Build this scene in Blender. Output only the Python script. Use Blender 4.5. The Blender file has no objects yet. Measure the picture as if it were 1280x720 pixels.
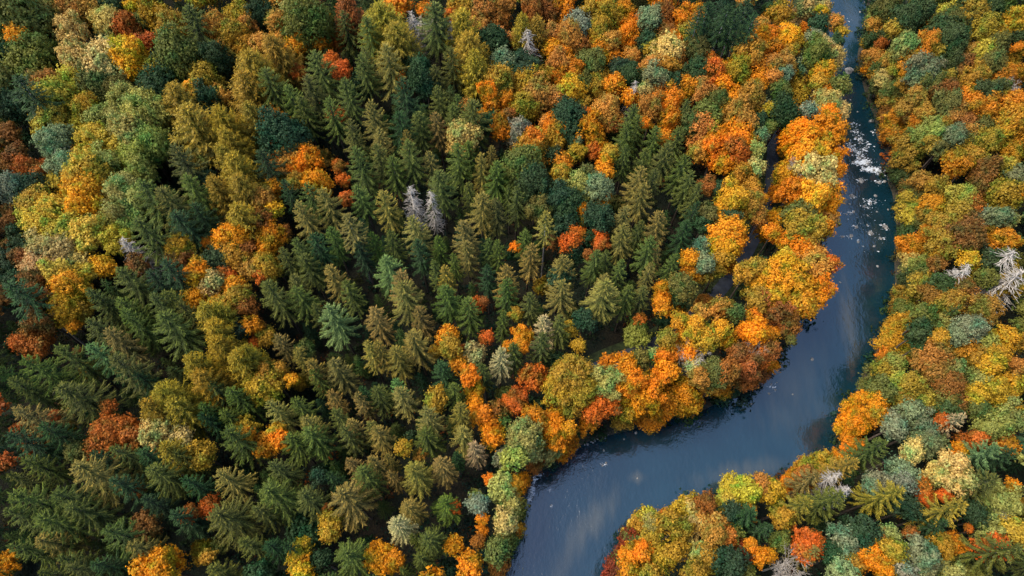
import bpy, math, random
import numpy as np
from collections import defaultdict
rng = np.random.default_rng(7)
random.seed(7)
scene = bpy.context.scene
col = scene.collection
R_ = math.radians

# ------------------------------------------------------------------ camera
CAM_Z, TILT, FPX = 140.0, R_(27.8), 853.3
CT, ST = math.cos(TILT), math.sin(TILT)
cam = bpy.data.objects.new('camera', bpy.data.cameras.new('camera'))
cam.data.lens = 24; cam.data.sensor_width = 36; cam.data.clip_end = 6000; cam.data.clip_start = 1
cam.location = (0, 0, CAM_Z); cam.rotation_euler = (TILT, 0, 0)
col.objects.link(cam); scene.camera = cam

def ray(u, v):
    cx, cy = u - 640, 360 - v
    return np.array([cx, cy*CT + FPX*ST, cy*ST - FPX*CT])
def at(u, v, z):
    d = ray(u, v); t = (z - CAM_Z)/d[2]
    return d[0]*t, d[1]*t, t*FPX          # x, y, axial depth
def proj(x, y, z):
    dy, dz = y, z - CAM_Z
    cy = dy*CT + dz*ST; cz = -dy*ST + dz*CT
    return 640 + FPX*x/-cz, 360 - FPX*cy/-cz

# ------------------------------------------------------------------ river outline and terrain
RIV_L = [(960,-330),(1005,-200),(1015,-90),(1020,-20),(1030,20),(1036,45),(1030,65),(1028,85),(1036,110),(1034,140),(1032,165),(1032,190),
 (1032,210),(1026,240),(1020,265),(1018,290),(1024,320),(1024,342),(1018,362),(1010,385),(1000,405),(990,425),(974,448),
 (962,470),(946,484),(930,498),(902,503),(880,515),(840,524),(810,532),(785,541),(765,545),(740,552),(727,558),(712,574),(692,584),
 (674,592),(661,607),(651,627),(655,640),(652,672),(634,695),(628,722),(590,800),(540,900)]
RIV_R = [(1020,-330),(1052,-200),(1072,-90),(1084,-20),(1080,20),(1074,50),(1070,70),(1076,100),(1082,125),(1091,145),(1094,172),(1109,195),
 (1107,225),(1114,242),(1119,280),(1116,317),(1117,355),(1117,375),(1110,392),(1096,425),(1087,452),(1069,482),(1070,494),(1050,506),
 (1040,530),(1044,565),(1012,580),(985,592),(965,610),(945,614),(900,618),(880,634),(862,630),(840,638),(822,648),(800,646),(788,656),(778,668),
 (772,684),(762,702),(757,722),(720,800),(690,900)]
L = np.array([at(u, v, 0)[:2] for u, v in RIV_L]); Rr = np.array([at(u, v, 0)[:2] for u, v in RIV_R])
L = np.vstack([L[0] + (L[0]-L[1])/np.linalg.norm(L[0]-L[1])*500, L, L[-1] + np.array([-300, -300])])
Rr = np.vstack([Rr[0] + (L[1]-L[2])/np.linalg.norm(L[1]-L[2])*500, Rr, Rr[-1] + np.array([-300, -300])])
POLY = np.vstack([L, Rr[::-1]])

def seg_dist(P, poly, closed=True):
    A = poly; B = np.roll(poly, -1, 0)
    if not closed: A, B = poly[:-1], poly[1:]
    best = np.full(len(P), 1e9)
    for a, b in zip(A, B):
        ab = b - a; t = np.clip(((P-a)@ab)/(ab@ab+1e-9), 0, 1)
        best = np.minimum(best, np.hypot(*(P - a - t[:, None]*ab).T))
    return best
def inside(P, poly):
    x, y = P.T; c = np.zeros(len(P), bool); B = np.roll(poly, -1, 0)
    for (x1, y1), (x2, y2) in zip(poly, B):
        if y1 == y2: continue
        m = ((y1 > y) != (y2 > y)) & (x < (x2-x1)*(y-y1)/(y2-y1) + x1)
        c ^= m
    return c
def river_d(P):
    d = seg_dist(P, POLY); return np.where(inside(P, POLY), -d, d)
PATH = np.array([at(u, v, 2.5)[:2] for u, v in [(985,-60),(982,60),(974,120),(966,165),(963,235),(956,265),(943,297),(927,327),(905,357),(888,376),(858,402),(832,424),(800,440),(765,452),(735,466)]])
class Raster:
    """a distance field sampled once on a 1 m grid, read back by bilinear lookup"""
    def __init__(s, fn, x0=-300, x1=340, y0=-120, y1=400, st=1.0):
        s.x0, s.y0, s.st = x0, y0, st; s.x1, s.y1 = x1, y1; s.fn = fn
        xs = np.arange(x0, x1+st, st); ys = np.arange(y0, y1+st, st); gx, gy = np.meshgrid(xs, ys)
        s.g = fn(np.stack([gx.ravel(), gy.ravel()], 1)).reshape(gx.shape)
    def __call__(s, P):
        P = np.asarray(P, float); ins = (P[:,0] > s.x0) & (P[:,0] < s.x1-1) & (P[:,1] > s.y0) & (P[:,1] < s.y1-1)
        o = np.empty(len(P)); q = P[ins]; fx = (q[:,0]-s.x0)/s.st; fy = (q[:,1]-s.y0)/s.st; ix = fx.astype(int); iy = fy.astype(int); fx -= ix; fy -= iy; g = s.g
        o[ins] = (g[iy,ix]*(1-fx)+g[iy,ix+1]*fx)*(1-fy) + (g[iy+1,ix]*(1-fx)+g[iy+1,ix+1]*fx)*fy
        if (~ins).any(): o[~ins] = s.fn(P[~ins])
        return o
river_d = Raster(river_d)
path_d = Raster(lambda P: seg_dist(P, PATH, False))
def heights(P):
    d = river_d(P)
    x, y = P.T
    z = -.15 + 1.9*np.tanh(d/4.0)
    far = np.clip(d-10, 0, 200)
    z = z + far*.045 + np.where(d > 3, (np.sin(x*.05+1)*np.sin(y*.043)*1.2 + np.sin(x*.21+y*.13)*.25), 0)*np.clip((d-3)/12, 0, 1)
    return z
def h1(x, y): return float(heights(np.array([[x, y]]))[0])

# ------------------------------------------------------------------ helpers
def mesh_from(name, V, F, mat, smooth=False):
    """V (n,3); F (m,4) or (m,3) arrays or list of them"""
    V = np.asarray(V, np.float32); Fs = F if isinstance(F, list) else [F]
    me = bpy.data.meshes.new(name)
    me.vertices.add(len(V)); me.vertices.foreach_set('co', V.ravel())
    loops = np.concatenate([f.ravel() for f in Fs]).astype(np.int32)
    tot = np.concatenate([np.full(len(f), f.shape[1]) for f in Fs])
    st = np.concatenate([[0], np.cumsum(tot)[:-1]]).astype(np.int32)
    me.loops.add(len(loops)); me.loops.foreach_set('vertex_index', loops)
    me.polygons.add(len(tot)); me.polygons.foreach_set('loop_start', st)
    me.polygons.foreach_set('use_smooth', np.full(len(tot), smooth))
    me.update(calc_edges=True)
    if mat: me.materials.append(mat)
    return me
def link(name, data, parent=None, loc=(0,0,0), **props):
    o = bpy.data.objects.new(name, data); col.objects.link(o); o.location = loc
    if parent is not None: o.parent = parent
    for k, v in props.items():
        if v: o[k] = v
    return o
def nrm(a): return a/np.maximum(np.linalg.norm(a, axis=-1, keepdims=True), 1e-9)
def leaves(C, N, size, asp=1.5, jit=.6, r=rng):
    """diamond leaf faces at C facing about N"""
    n = len(C); N = nrm(nrm(N) + r.normal(0, jit, (n, 3)))
    U = nrm(np.cross(N, r.normal(0, 1, (n, 3)))); W = np.cross(N, U)
    s = np.asarray(size)*r.uniform(.7, 1.3, n); s = s[:, None]
    bend = N*s*.15
    V = np.stack([C+U*s*asp*.5, C+W*s*.5-bend, C-U*s*asp*.5, C-W*s*.5-bend], 1).reshape(-1, 3)
    return V, np.arange(4*n).reshape(-1, 4)
def tube(pts, rad, k=5):
    pts = np.asarray(pts, float); rad = np.asarray(rad, float)
    T = nrm(np.gradient(pts, axis=0)); ref = np.array([.3, .1, 1.0]) if abs(T[0][2]) < .9 else np.array([1., .2, 0])
    U = nrm(np.cross(T, ref)); W = np.cross(T, U); a = np.linspace(0, 2*np.pi, k, endpoint=False)
    V = (pts[:, None] + rad[:, None, None]*(np.cos(a)[None, :, None]*U[:, None] + np.sin(a)[None, :, None]*W[:, None])).reshape(-1, 3)
    F = [[i*k+j, i*k+(j+1) % k, (i+1)*k+(j+1) % k, (i+1)*k+j] for i in range(len(pts)-1) for j in range(k)]
    return V, np.array(F)
def join(parts):
    Vs, Fs, n = [], [], 0
    for V, F in parts:
        Vs.append(V); Fs.append(F+n); n += len(V)
    return np.vstack(Vs), np.vstack(Fs)

# ------------------------------------------------------------------ materials
def new_mat(name):
    m = bpy.data.materials.new(name); m.use_nodes = True; nt = m.node_tree; nt.nodes.clear()
    return m, nt, nt.nodes, nt.links
def leaf_material(name, attr=False, transl=.22, dark=.55, tint2=(.38,.82,.8,1), mixamt=.95, nscale=.34, rough=.6, bough_shade=False):
    m, nt, N, K = new_mat(name)
    out = N.new('ShaderNodeOutputMaterial')
    if attr:
        c = N.new('ShaderNodeAttribute'); c.attribute_name = 'tone'; csock = c.outputs['Color']
    else:
        c = N.new('ShaderNodeObjectInfo'); csock = c.outputs['Color']
    geo = N.new('ShaderNodeNewGeometry')
    tc = N.new('ShaderNodeTexCoord')
    no = N.new('ShaderNodeTexNoise'); no.inputs['Scale'].default_value = nscale; no.inputs['Detail'].default_value = 3
    if attr: K.new(geo.outputs['Position'], no.inputs['Vector'])
    else:
        add = N.new('ShaderNodeVectorMath'); add.operation = 'ADD'
        K.new(tc.outputs['Object'], add.inputs[0]); 
        K.new(c.outputs['Location'], add.inputs[1]); K.new(add.outputs[0], no.inputs['Vector'])
    rmp = N.new('ShaderNodeMapRange'); rmp.inputs[1].default_value = .47; rmp.inputs[2].default_value = .66; rmp.inputs[4].default_value = mixamt
    K.new(no.outputs['Fac'], rmp.inputs[0])
    mul = N.new('ShaderNodeMix'); mul.data_type = 'RGBA'; mul.blend_type = 'MULTIPLY'
    K.new(rmp.outputs[0], mul.inputs['Factor']); K.new(csock, mul.inputs['A']); mul.inputs['B'].default_value = tint2
    rr = N.new('ShaderNodeMapRange'); rr.inputs[3].default_value = dark; rr.inputs[4].default_value = 1.35
    K.new(geo.outputs['Random Per Island'], rr.inputs[0])
    sc = N.new('ShaderNodeVectorMath'); sc.operation = 'SCALE'
    K.new(mul.outputs['Result'], sc.inputs[0]); K.new(rr.outputs[0], sc.inputs['Scale'])
    if bough_shade:      # shade painted into needle colour: dark near the stem, lighter at young bough tips
        at_ = N.new('ShaderNodeAttribute'); at_.attribute_name = 'bough_shade'
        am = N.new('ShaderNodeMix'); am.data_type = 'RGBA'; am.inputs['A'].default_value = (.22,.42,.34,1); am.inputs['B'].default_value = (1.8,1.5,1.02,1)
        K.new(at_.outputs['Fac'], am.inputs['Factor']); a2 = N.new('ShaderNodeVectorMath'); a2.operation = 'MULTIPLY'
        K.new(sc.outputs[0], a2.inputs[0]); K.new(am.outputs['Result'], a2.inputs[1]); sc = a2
    p = N.new('ShaderNodeBsdfPrincipled'); p.inputs['Roughness'].default_value = rough; p.inputs['Specular IOR Level'].default_value = .25
    K.new(sc.outputs[0], p.inputs['Base Color'])
    tr = N.new('ShaderNodeBsdfTranslucent'); K.new(sc.outputs[0], tr.inputs['Color'])
    mx = N.new('ShaderNodeMixShader'); mx.inputs[0].default_value = transl
    K.new(p.outputs[0], mx.inputs[1]); K.new(tr.outputs[0], mx.inputs[2]); K.new(mx.outputs[0], out.inputs['Surface'])
    return m
M_leaf = leaf_material('broad_leaves')
M_leaf_s = leaf_material('mixed_leaves', attr=True)
M_needle = leaf_material('needles', transl=.1, dark=.5, tint2=(.6,.8,.6,1), mixamt=.5, nscale=.35, bough_shade=True)
def bark_material(name, a, b, scale=3):
    m, nt, N, K = new_mat(name); out = N.new('ShaderNodeOutputMaterial')
    tc = N.new('ShaderNodeTexCoord'); no = N.new('ShaderNodeTexNoise'); no.inputs['Scale'].default_value = scale; no.inputs['Detail'].default_value = 5
    K.new(tc.outputs['Object'], no.inputs['Vector'])
    r = N.new('ShaderNodeValToRGB'); r.color_ramp.elements[0].color = (*a, 1); r.color_ramp.elements[1].color = (*b, 1)
    r.color_ramp.elements[0].position = .35; r.color_ramp.elements[1].position = .65
    K.new(no.outputs['Fac'], r.inputs[0]); p = N.new('ShaderNodeBsdfPrincipled'); p.inputs['Roughness'].default_value = .85
    K.new(r.outputs[0], p.inputs['Base Color']); K.new(p.outputs[0], out.inputs['Surface']); return m
M_bark = bark_material('brown_bark', (.06,.045,.035), (.16,.12,.09))
M_pale = bark_material('pale_bark', (.3,.27,.24), (.5,.46,.42))
M_grey = bark_material('grey_deadwood', (.3,.26,.21), (.6,.53,.45))
M_rock = bark_material('wet_rock', (.09,.09,.09), (.42,.4,.37), 1.2)

def ground_material():
    m, nt, N, K = new_mat('forest_floor'); out = N.new('ShaderNodeOutputMaterial')
    geo = N.new('ShaderNodeNewGeometry')
    n1 = N.new('ShaderNodeTexNoise'); n1.inputs['Scale'].default_value = .09; n1.inputs['Detail'].default_value = 6
    n2 = N.new('ShaderNodeTexNoise'); n2.inputs['Scale'].default_value = 3.5; n2.inputs['Detail'].default_value = 4
    K.new(geo.outputs['Position'], n1.inputs['Vector']); K.new(geo.outputs['Position'], n2.inputs['Vector'])
    r1 = N.new('ShaderNodeValToRGB'); e = r1.color_ramp.elements
    e[0].position, e[0].color = .42, (.012,.024,.012,1); e[1].position, e[1].color = .78, (.04,.028,.014,1)
    r2 = N.new('ShaderNodeValToRGB'); e = r2.color_ramp.elements
    e[0].position, e[0].color = .35, (.35,.35,.35,1); e[1].position, e[1].color = .75, (1.8,1.5,1.2,1)
    K.new(n1.outputs['Fac'], r1.inputs[0]); K.new(n2.outputs['Fac'], r2.inputs[0])
    mu = N.new('ShaderNodeMix'); mu.data_type = 'RGBA'; mu.blend_type = 'MULTIPLY'; mu.inputs['Factor'].default_value = 1
    K.new(r1.outputs[0], mu.inputs['A']); K.new(r2.outputs[0], mu.inputs['B'])
    # bank: reddish sand and stones just above the water line
    sep = N.new('ShaderNodeSeparateXYZ'); K.new(geo.outputs['Position'], sep.inputs[0])
    mr = N.new('ShaderNodeMapRange'); mr.inputs[1].default_value = .75; mr.inputs[2].default_value = .2; K.new(sep.outputs['Z'], mr.inputs[0])
    mb = N.new('ShaderNodeMix'); mb.data_type = 'RGBA'; K.new(mr.outputs[0], mb.inputs['Factor'])
    r3 = N.new('ShaderNodeValToRGB'); e = r3.color_ramp.elements
    e[0].position, e[0].color = .4, (.03,.03,.018,1); e[1].position, e[1].color = .72, (.1,.075,.05,1)
    K.new(n2.outputs['Fac'], r3.inputs[0]); K.new(mu.outputs['Result'], mb.inputs['A']); K.new(r3.outputs[0], mb.inputs['B'])
    p = N.new('ShaderNodeBsdfPrincipled'); p.inputs['Roughness'].default_value = .9
    K.new(mb.outputs['Result'], p.inputs['Base Color'])
    bu = N.new('ShaderNodeBump'); bu.inputs['Strength'].default_value = .6; bu.inputs['Distance'].default_value = .2
    K.new(n2.outputs['Fac'], bu.inputs['Height']); K.new(bu.outputs[0], p.inputs['Normal'])
    K.new(p.outputs[0], out.inputs['Surface']); return m
M_ground = ground_material()

def water_material(shoals):
    m, nt, N, K = new_mat('river_water'); out = N.new('ShaderNodeOutputMaterial')
    geo = N.new('ShaderNodeNewGeometry')
    def noise(scale, detail, stretch=(1,1,1), rot=0):
        mp = N.new('ShaderNodeMapping'); mp.inputs['Scale'].default_value = stretch; mp.inputs['Rotation'].default_value = (0,0,rot)
        K.new(geo.outputs['Position'], mp.inputs[0]); n = N.new('ShaderNodeTexNoise'); n.inputs['Scale'].default_value = scale; n.inputs['Detail'].default_value = detail
        K.new(mp.outputs[0], n.inputs['Vector']); return n
    base = N.new('ShaderNodeValToRGB'); e = base.color_ramp.elements
    e[0].position, e[0].color = .3, (.004,.024,.036,1); e[1].position, e[1].color = .7, (.007,.036,.054,1)
    nb = noise(.12, 5); K.new(nb.outputs['Fac'], base.inputs[0])
    cur = base.outputs[0]
    streak = noise(.55, 6, (1, .22, 1), R_(-20))
    for (x, y, rx, ry, rot, amt) in shoals:            # sand bars lying under shallow water
        mp = N.new('ShaderNodeMapping'); mp.vector_type = 'TEXTURE'
        mp.inputs['Location'].default_value = (x, y, 0); mp.inputs['Rotation'].default_value = (0, 0, rot); mp.inputs['Scale'].default_value = (rx, ry, 1)
        K.new(geo.outputs['Position'], mp.inputs[0])
        ln = N.new('ShaderNodeVectorMath'); ln.operation = 'LENGTH'; K.new(mp.outputs[0], ln.inputs[0])
        ad = N.new('ShaderNodeMath'); ad.operation = 'MULTIPLY_ADD'; K.new(streak.outputs['Fac'], ad.inputs[0]); ad.inputs[1].default_value = 1.6; K.new(ln.outputs['Value'], ad.inputs[2])
        mr = N.new('ShaderNodeMapRange'); mr.interpolation_type = 'SMOOTHSTEP'; mr.inputs[1].default_value = 1.9; mr.inputs[2].default_value = .7; mr.inputs[4].default_value = amt
        K.new(ad.outputs[0], mr.inputs[0])
        mx = N.new('ShaderNodeMix'); mx.data_type = 'RGBA'; K.new(mr.outputs[0], mx.inputs['Factor']); K.new(cur, mx.inputs['A']); mx.inputs['B'].default_value = (.15,.14,.095,1)
        cur = mx.outputs['Result']
    p = N.new('ShaderNodeBsdfPrincipled'); K.new(cur, p.inputs['Base Color'])
    p.inputs['Roughness'].default_value = .08; p.inputs['IOR'].default_value = 2.3
    w1 = noise(1.1, 5, (1, .6, 1), R_(15)); w2 = noise(2.6, 4); w3 = noise(.1, 3)
    s = N.new('ShaderNodeMath'); s.operation = 'MULTIPLY_ADD'; K.new(w2.outputs['Fac'], s.inputs[0]); s.inputs[1].default_value = .3; K.new(w1.outputs['Fac'], s.inputs[2])
    st = N.new('ShaderNodeMapRange'); st.inputs[1].default_value = .35; st.inputs[2].default_value = .65; st.inputs[3].default_value = .25; st.inputs[4].default_value = .75; K.new(w3.outputs['Fac'], st.inputs[0])
    b = N.new('ShaderNodeBump'); b.inputs['Distance'].default_value = .15; K.new(st.outputs[0], b.inputs['Strength']); K.new(s.outputs[0], b.inputs['Height'])
    K.new(b.outputs[0], p.inputs['Normal']); K.new(p.outputs[0], out.inputs['Surface']); return m

def flat_material(name, rgb, rough=.8, v=.25, scale=4):
    return bark_material(name, tuple(c*(1-v) for c in rgb), tuple(min(1, c*(1+v)) for c in rgb), scale)

# ------------------------------------------------------------------ ground, water, path
def axis(a, b, step, lo, hi):
    c = list(np.arange(a, b, step)); s = step; x = c[-1]
    while x < hi: s *= 1.35; x += s; c.append(x)
    s = step; x = c[0]; pre = []
    while x > lo: s *= 1.35; x -= s; pre.append(x)
    return np.array(pre[::-1] + c)
X = axis(-190, 250, 1.6, -3000, 3000); Y = axis(-40, 300, 1.6, -3000, 3500)
GX, GY = np.meshgrid(X, Y); P = np.stack([GX.ravel(), GY.ravel()], 1)
Z = heights(P)
nx, ny = len(X), len(Y); I = np.arange(nx*ny).reshape(ny, nx)
F = np.stack([I[:-1,:-1], I[:-1,1:], I[1:,1:], I[1:,:-1]], -1).reshape(-1, 4)
link('ground', mesh_from('ground', np.column_stack([P, Z]), F, M_ground, True), kind='structure')

sh = []
for (u, v, rx, ry, rot, amt) in [(1060,398,2.4,13,-.12,.5),(745,648,3.2,9,-.75,.38),(712,690,3,16,-.45,.28),(930,590,13,3,.2,.3),(1000,520,12,7,.5,.08),(796,597,2.2,1.6,0,.4),(1065,20,4,12,0,.15),(990,470,8,14,-.6,.22)]:
    x, y, _ = at(u, v, 0); sh.append((x, y, rx, ry, rot, amt))
M_water = water_material(sh)
n = len(L); V = []
for i in range(n):       # a strip sheet a little wider than the banks so that the shore hides its edge
    a, b = L[i], Rr[i] if i < len(Rr) else Rr[-1]
    V += [(a[0], a[1]), (b[0], b[1])]
import bmesh
bm = bmesh.new(); x0, x1, y0, y1 = -400, 900, -500, 1300
vs = [bm.verts.new((x, y, 0)) for x, y in ((x0,y0),(x1,y0),(x1,y1),(x0,y1))]; bm.faces.new(vs)
me = bpy.data.meshes.new('river'); bm.to_mesh(me); bm.free(); me.materials.append(M_water)
link('river', me, kind='structure')

def ribbon(name, line, w, mat, dz, sub=1.0):
    pts = [line[0]]
    for a, b in zip(line[:-1], line[1:]):
        k = max(1, int(np.linalg.norm(b-a)/sub))
        pts += [a+(b-a)*(j/k) for j in range(1, k+1)]
    pts = np.array(pts)
    for _ in range(6): pts[1:-1] = (pts[:-2]+pts[1:-1]*2+pts[2:])/4
    T = nrm(np.gradient(pts, axis=0)); Nn = np.stack([-T[:,1], T[:,0]], 1)
    Q = []
    offs = (-w, -w*.33, w*.33, w)
    zc = heights(pts)
    for o in offs:
        q = pts + Nn*o; Q.append(np.column_stack([q, np.maximum(heights(q), zc) + dz]))
    Q = np.stack(Q, 1); k = len(offs); m = len(pts); Ii = np.arange(m*k).reshape(m, k)
    Fq = np.stack([Ii[:-1,:-1], Ii[:-1,1:], Ii[1:,1:], Ii[1:,:-1]], -1).reshape(-1, 4)
    return mesh_from(name, Q.reshape(-1, 3), Fq, mat, True)
M_path = flat_material('path_asphalt', (.075,.088,.11), v=.2, scale=.8)
M_verge = flat_material('path_verge', (.05,.07,.02), v=.45, scale=1.3)
link('path_verge', ribbon('path_verge', PATH, 3.4, M_verge, .12), kind='structure')
link('path', ribbon('path', PATH, 1.5, M_path, .2), kind='structure')

# ------------------------------------------------------------------ tree shapes
def broad_mesh(R, seed, nl=None, leaf=.34, flat=.95, spiky=False):
    r = np.random.default_rng(seed)
    k = int(9 + R*R*1.25); lob = []
    cz = 0.0
    for i in range(k):
        ph = i*2.39996 + r.uniform(-.5, .5); t = (i+.5)/k
        zz = 1 - 1.55*t; rad = math.sqrt(max(0, 1-zz*zz))
        s = r.uniform(.52, .88)*(1 if r.random() > .2 else 1.25)
        lob.append((R*s*rad*math.cos(ph)*.92, R*s*rad*math.sin(ph)*.92, R*flat*s*zz, R*r.uniform(.2, .36)+.28))
    lob = np.array(lob)
    area = (lob[:, 3]**2).sum()*12.6
    if nl is None: nl = int(area/(leaf*leaf*.75)*1.05)
    per = 7; nt_ = max(8, nl//per)
    w = lob[:, 3]**2; idx = r.choice(k, nt_, p=w/w.sum())
    N = nrm(r.normal(0, 1, (nt_, 3)) + np.array([0, 0, .35]))
    rr = lob[idx, 3]*r.choice([.7, .9, 1.0, 1.15, 1.32], nt_, p=[.18, .25, .27, .2, .1])
    C = lob[idx, :3] + N*rr[:, None]
    keep = C[:, 2] > -R*flat*.75
    for j in range(k):
        dd = np.linalg.norm(C-lob[j, :3], axis=1); keep &= ~((dd < lob[j, 3]*.55) & (idx != j))
    C, N = C[keep], N[keep]
    Nn = nrm(N + nrm(C)*.4 + np.array([0, 0, .3]))
    C = np.repeat(C, per, 0); Nn = np.repeat(Nn, per, 0); m = len(C)
    off = r.normal(0, 1, (m, 3))*(leaf*np.where(r.random(m) < .15, 1.3, .62))[:, None]; C = C + off
    Nn = nrm(Nn + off/leaf*.45)
    V, F = leaves(C, Nn, leaf, jit=.4, r=r)
    return V, F, lob
def trunk_broad(R, H, lob, seed):
    r = np.random.default_rng(seed); base = -H
    top = np.array([0, 0, -R*.25]); pts = [(0,0,base-1.2), (.05,0,base+.6), (r.uniform(-.3,.3), r.uniform(-.3,.3), base*.45), top, (0,0,R*.35)]
    r0 = .1+.055*R
    parts = [tube(pts, [r0*1.5, r0*1.1, r0*.8, r0*.55, .05], 7)]
    for j in r.choice(len(lob), min(len(lob), 9), replace=False):
        e = lob[j, :3]; s = np.array([0, 0, -R*r.uniform(.1, 1.1)]); mid = (s+e)/2 + np.array([0, 0, -.15*R])
        parts.append(tube([s, mid, e], [r0*.4, r0*.28, .03], 4))
    V, F = join(parts); return V, F

def spruce_mesh(R, Hc, seed, kind='s'):
    """crown with its apex at z=0 and its foot at -Hc: separate drooping boughs, each a ridge with hanging sprays"""
    r = np.random.default_rng(seed); A, B, W, G = [], [], [], []
    z = .25; ph = r.uniform(0, 6); lar = kind == 'l'
    def add(o, t, w, g): A.append(o); B.append(t); W.append(w); G.append(g)
    while z < Hc:
        t = z/Hc
        prof = min(1, 1.3*t**.66+.03)*(1 - .15*max(0, t-.7)/.3)
        nb = (5 if t < .12 else 6 if t < .3 else 7 if t < .6 else 8) + (2 if R > 4 and t > .2 else 0)
        ph += r.uniform(.3, .6)
        for b in range(nb):
            if r.random() < .06: continue
            a = ph + b*2*math.pi/nb + r.normal(0, .1); Lb = R*prof*r.uniform(.75, 1.18)+.15
            z0 = -z - r.uniform(0, .3)
            droop = (.1 + .55*t)*r.uniform(.8, 1.25) if not lar else (.0 + .2*t)
            d = np.array([math.cos(a), math.sin(a), 0]); side = np.array([-d[1], d[0], 0]); curl = r.normal(0, .1)*Lb
            n = max(2, int(Lb/.27)); sv = np.linspace(0, 1, n+1)
            pts = d[None]*(Lb*sv)[:, None] + side[None]*(curl*sv**2)[:, None]
            pts[:, 2] += z0 + Lb*(.3*(1-t))*sv - droop*Lb*sv**1.2 + (.2 if not lar else .3)*Lb*sv**4
            wm = (.13 + .05*min(Lb, 3.2))*r.uniform(.85, 1.2) if not lar else (.2 + .08*Lb)
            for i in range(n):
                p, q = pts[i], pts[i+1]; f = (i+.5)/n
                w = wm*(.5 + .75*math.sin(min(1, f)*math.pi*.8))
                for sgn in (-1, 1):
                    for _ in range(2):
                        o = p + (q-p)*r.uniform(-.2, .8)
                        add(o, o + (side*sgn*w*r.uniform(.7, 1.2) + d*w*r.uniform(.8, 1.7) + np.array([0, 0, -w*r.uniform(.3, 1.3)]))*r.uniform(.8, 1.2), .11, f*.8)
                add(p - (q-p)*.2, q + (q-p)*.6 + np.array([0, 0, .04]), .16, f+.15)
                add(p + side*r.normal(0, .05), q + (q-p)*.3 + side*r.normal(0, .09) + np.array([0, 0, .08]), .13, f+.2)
            if lar:
                for _ in range(int(Lb*13)):
                    o = pts[r.integers(0, n+1)] + r.normal(0, .12, 3); add(o, o + np.array([*r.normal(0, .2, 2), r.uniform(.08, .34)]), .15, r.uniform(.4, 1))
        z += (.95 if not lar else .8)*r.uniform(.85, 1.2)*(.42+.75*min(1, t*2.2))
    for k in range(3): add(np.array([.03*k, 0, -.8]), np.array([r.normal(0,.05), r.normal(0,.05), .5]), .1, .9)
    A, B, W = np.array(A), np.array(B), np.array(W)
    D = B-A; rnd = np.random.default_rng(seed+1).normal(0, .3, A.shape); rnd[:, 2] += 1
    U = nrm(np.cross(D, rnd)); mid = A + D*.45; Wc = W[:, None]
    V = np.stack([A, mid+U*Wc*.55, B, mid-U*Wc*.55], 1).reshape(-1, 3)
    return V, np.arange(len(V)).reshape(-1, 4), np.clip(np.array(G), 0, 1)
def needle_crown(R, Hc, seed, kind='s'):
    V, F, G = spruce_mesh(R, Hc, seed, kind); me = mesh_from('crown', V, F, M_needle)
    a = me.attributes.new('bough_shade', 'FLOAT', 'FACE'); a.data.foreach_set('value', G.astype(np.float32)); return me  # painted brightness along each bough, lowest at the stem
def trunk_con(H, r0): return tube([(0,0,-H-1.2), (0,0,-H+.6), (0,0,-H*.5), (0,0,-.4)], [r0*1.35, r0, r0*.7, .03], 7)
def dead_con(R, H, seed, droop=.25):
    r = np.random.default_rng(seed); parts = []; z = .5
    while z < H*.72:
        t = z/(H*.72); 
        for b in range(r.integers(4, 7)):
            a = r.uniform(0, 6.28); Lb = R*min(1, 1.5*t**.7)*r.uniform(.5, 1.1)+.15; d = np.array([math.cos(a), math.sin(a), 0])
            e = d*Lb + np.array([0,0,-z-droop*Lb]); m = d*Lb*.5 + np.array([0,0,-z-.05*Lb])
            parts.append(tube([(0,0,-z), m, e], [.075, .06, .02], 3))
            for _ in range(int(1+Lb*2.2)):
                f = r.uniform(.3, 1); o = d*Lb*f + np.array([0,0,-z-droop*Lb*f*f]); 
                e2 = o + np.array([d[0]*.3+r.normal(0,.3), d[1]*.3+r.normal(0,.3), r.uniform(-.45,.1)])*.9
                parts.append(tube([o, e2], [.04, .018], 3))
        z += .36*r.uniform(.7, 1.3)
    return join(parts)
def bare_broad(R, seed):
    r = np.random.default_rng(seed); parts = []
    def grow(o, d, ln, rad, lev):
        e = o + d*ln; m = (o+e)/2 + r.normal(0, .05*ln, 3)
        parts.append(tube([o, m, e], [rad, rad*.75, rad*.5], 3))
        if lev == 0: return
        for _ in range(r.integers(3, 6)):
            nd = nrm(d + r.normal(0, .5, 3) + np.array([0,0,.12])); grow(o + (e-o)*r.uniform(.45, 1), nd, ln*r.uniform(.55, .75), rad*.55, lev-1)
    for i in range(7):
        a = i*.9+r.uniform(-.2,.2); grow(np.array([0,0,-R*.9]), nrm(np.array([math.cos(a)*.75, math.sin(a)*.75, r.uniform(.5,1.3)])), R*.75, .11, 3)
    return join(parts)

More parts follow.
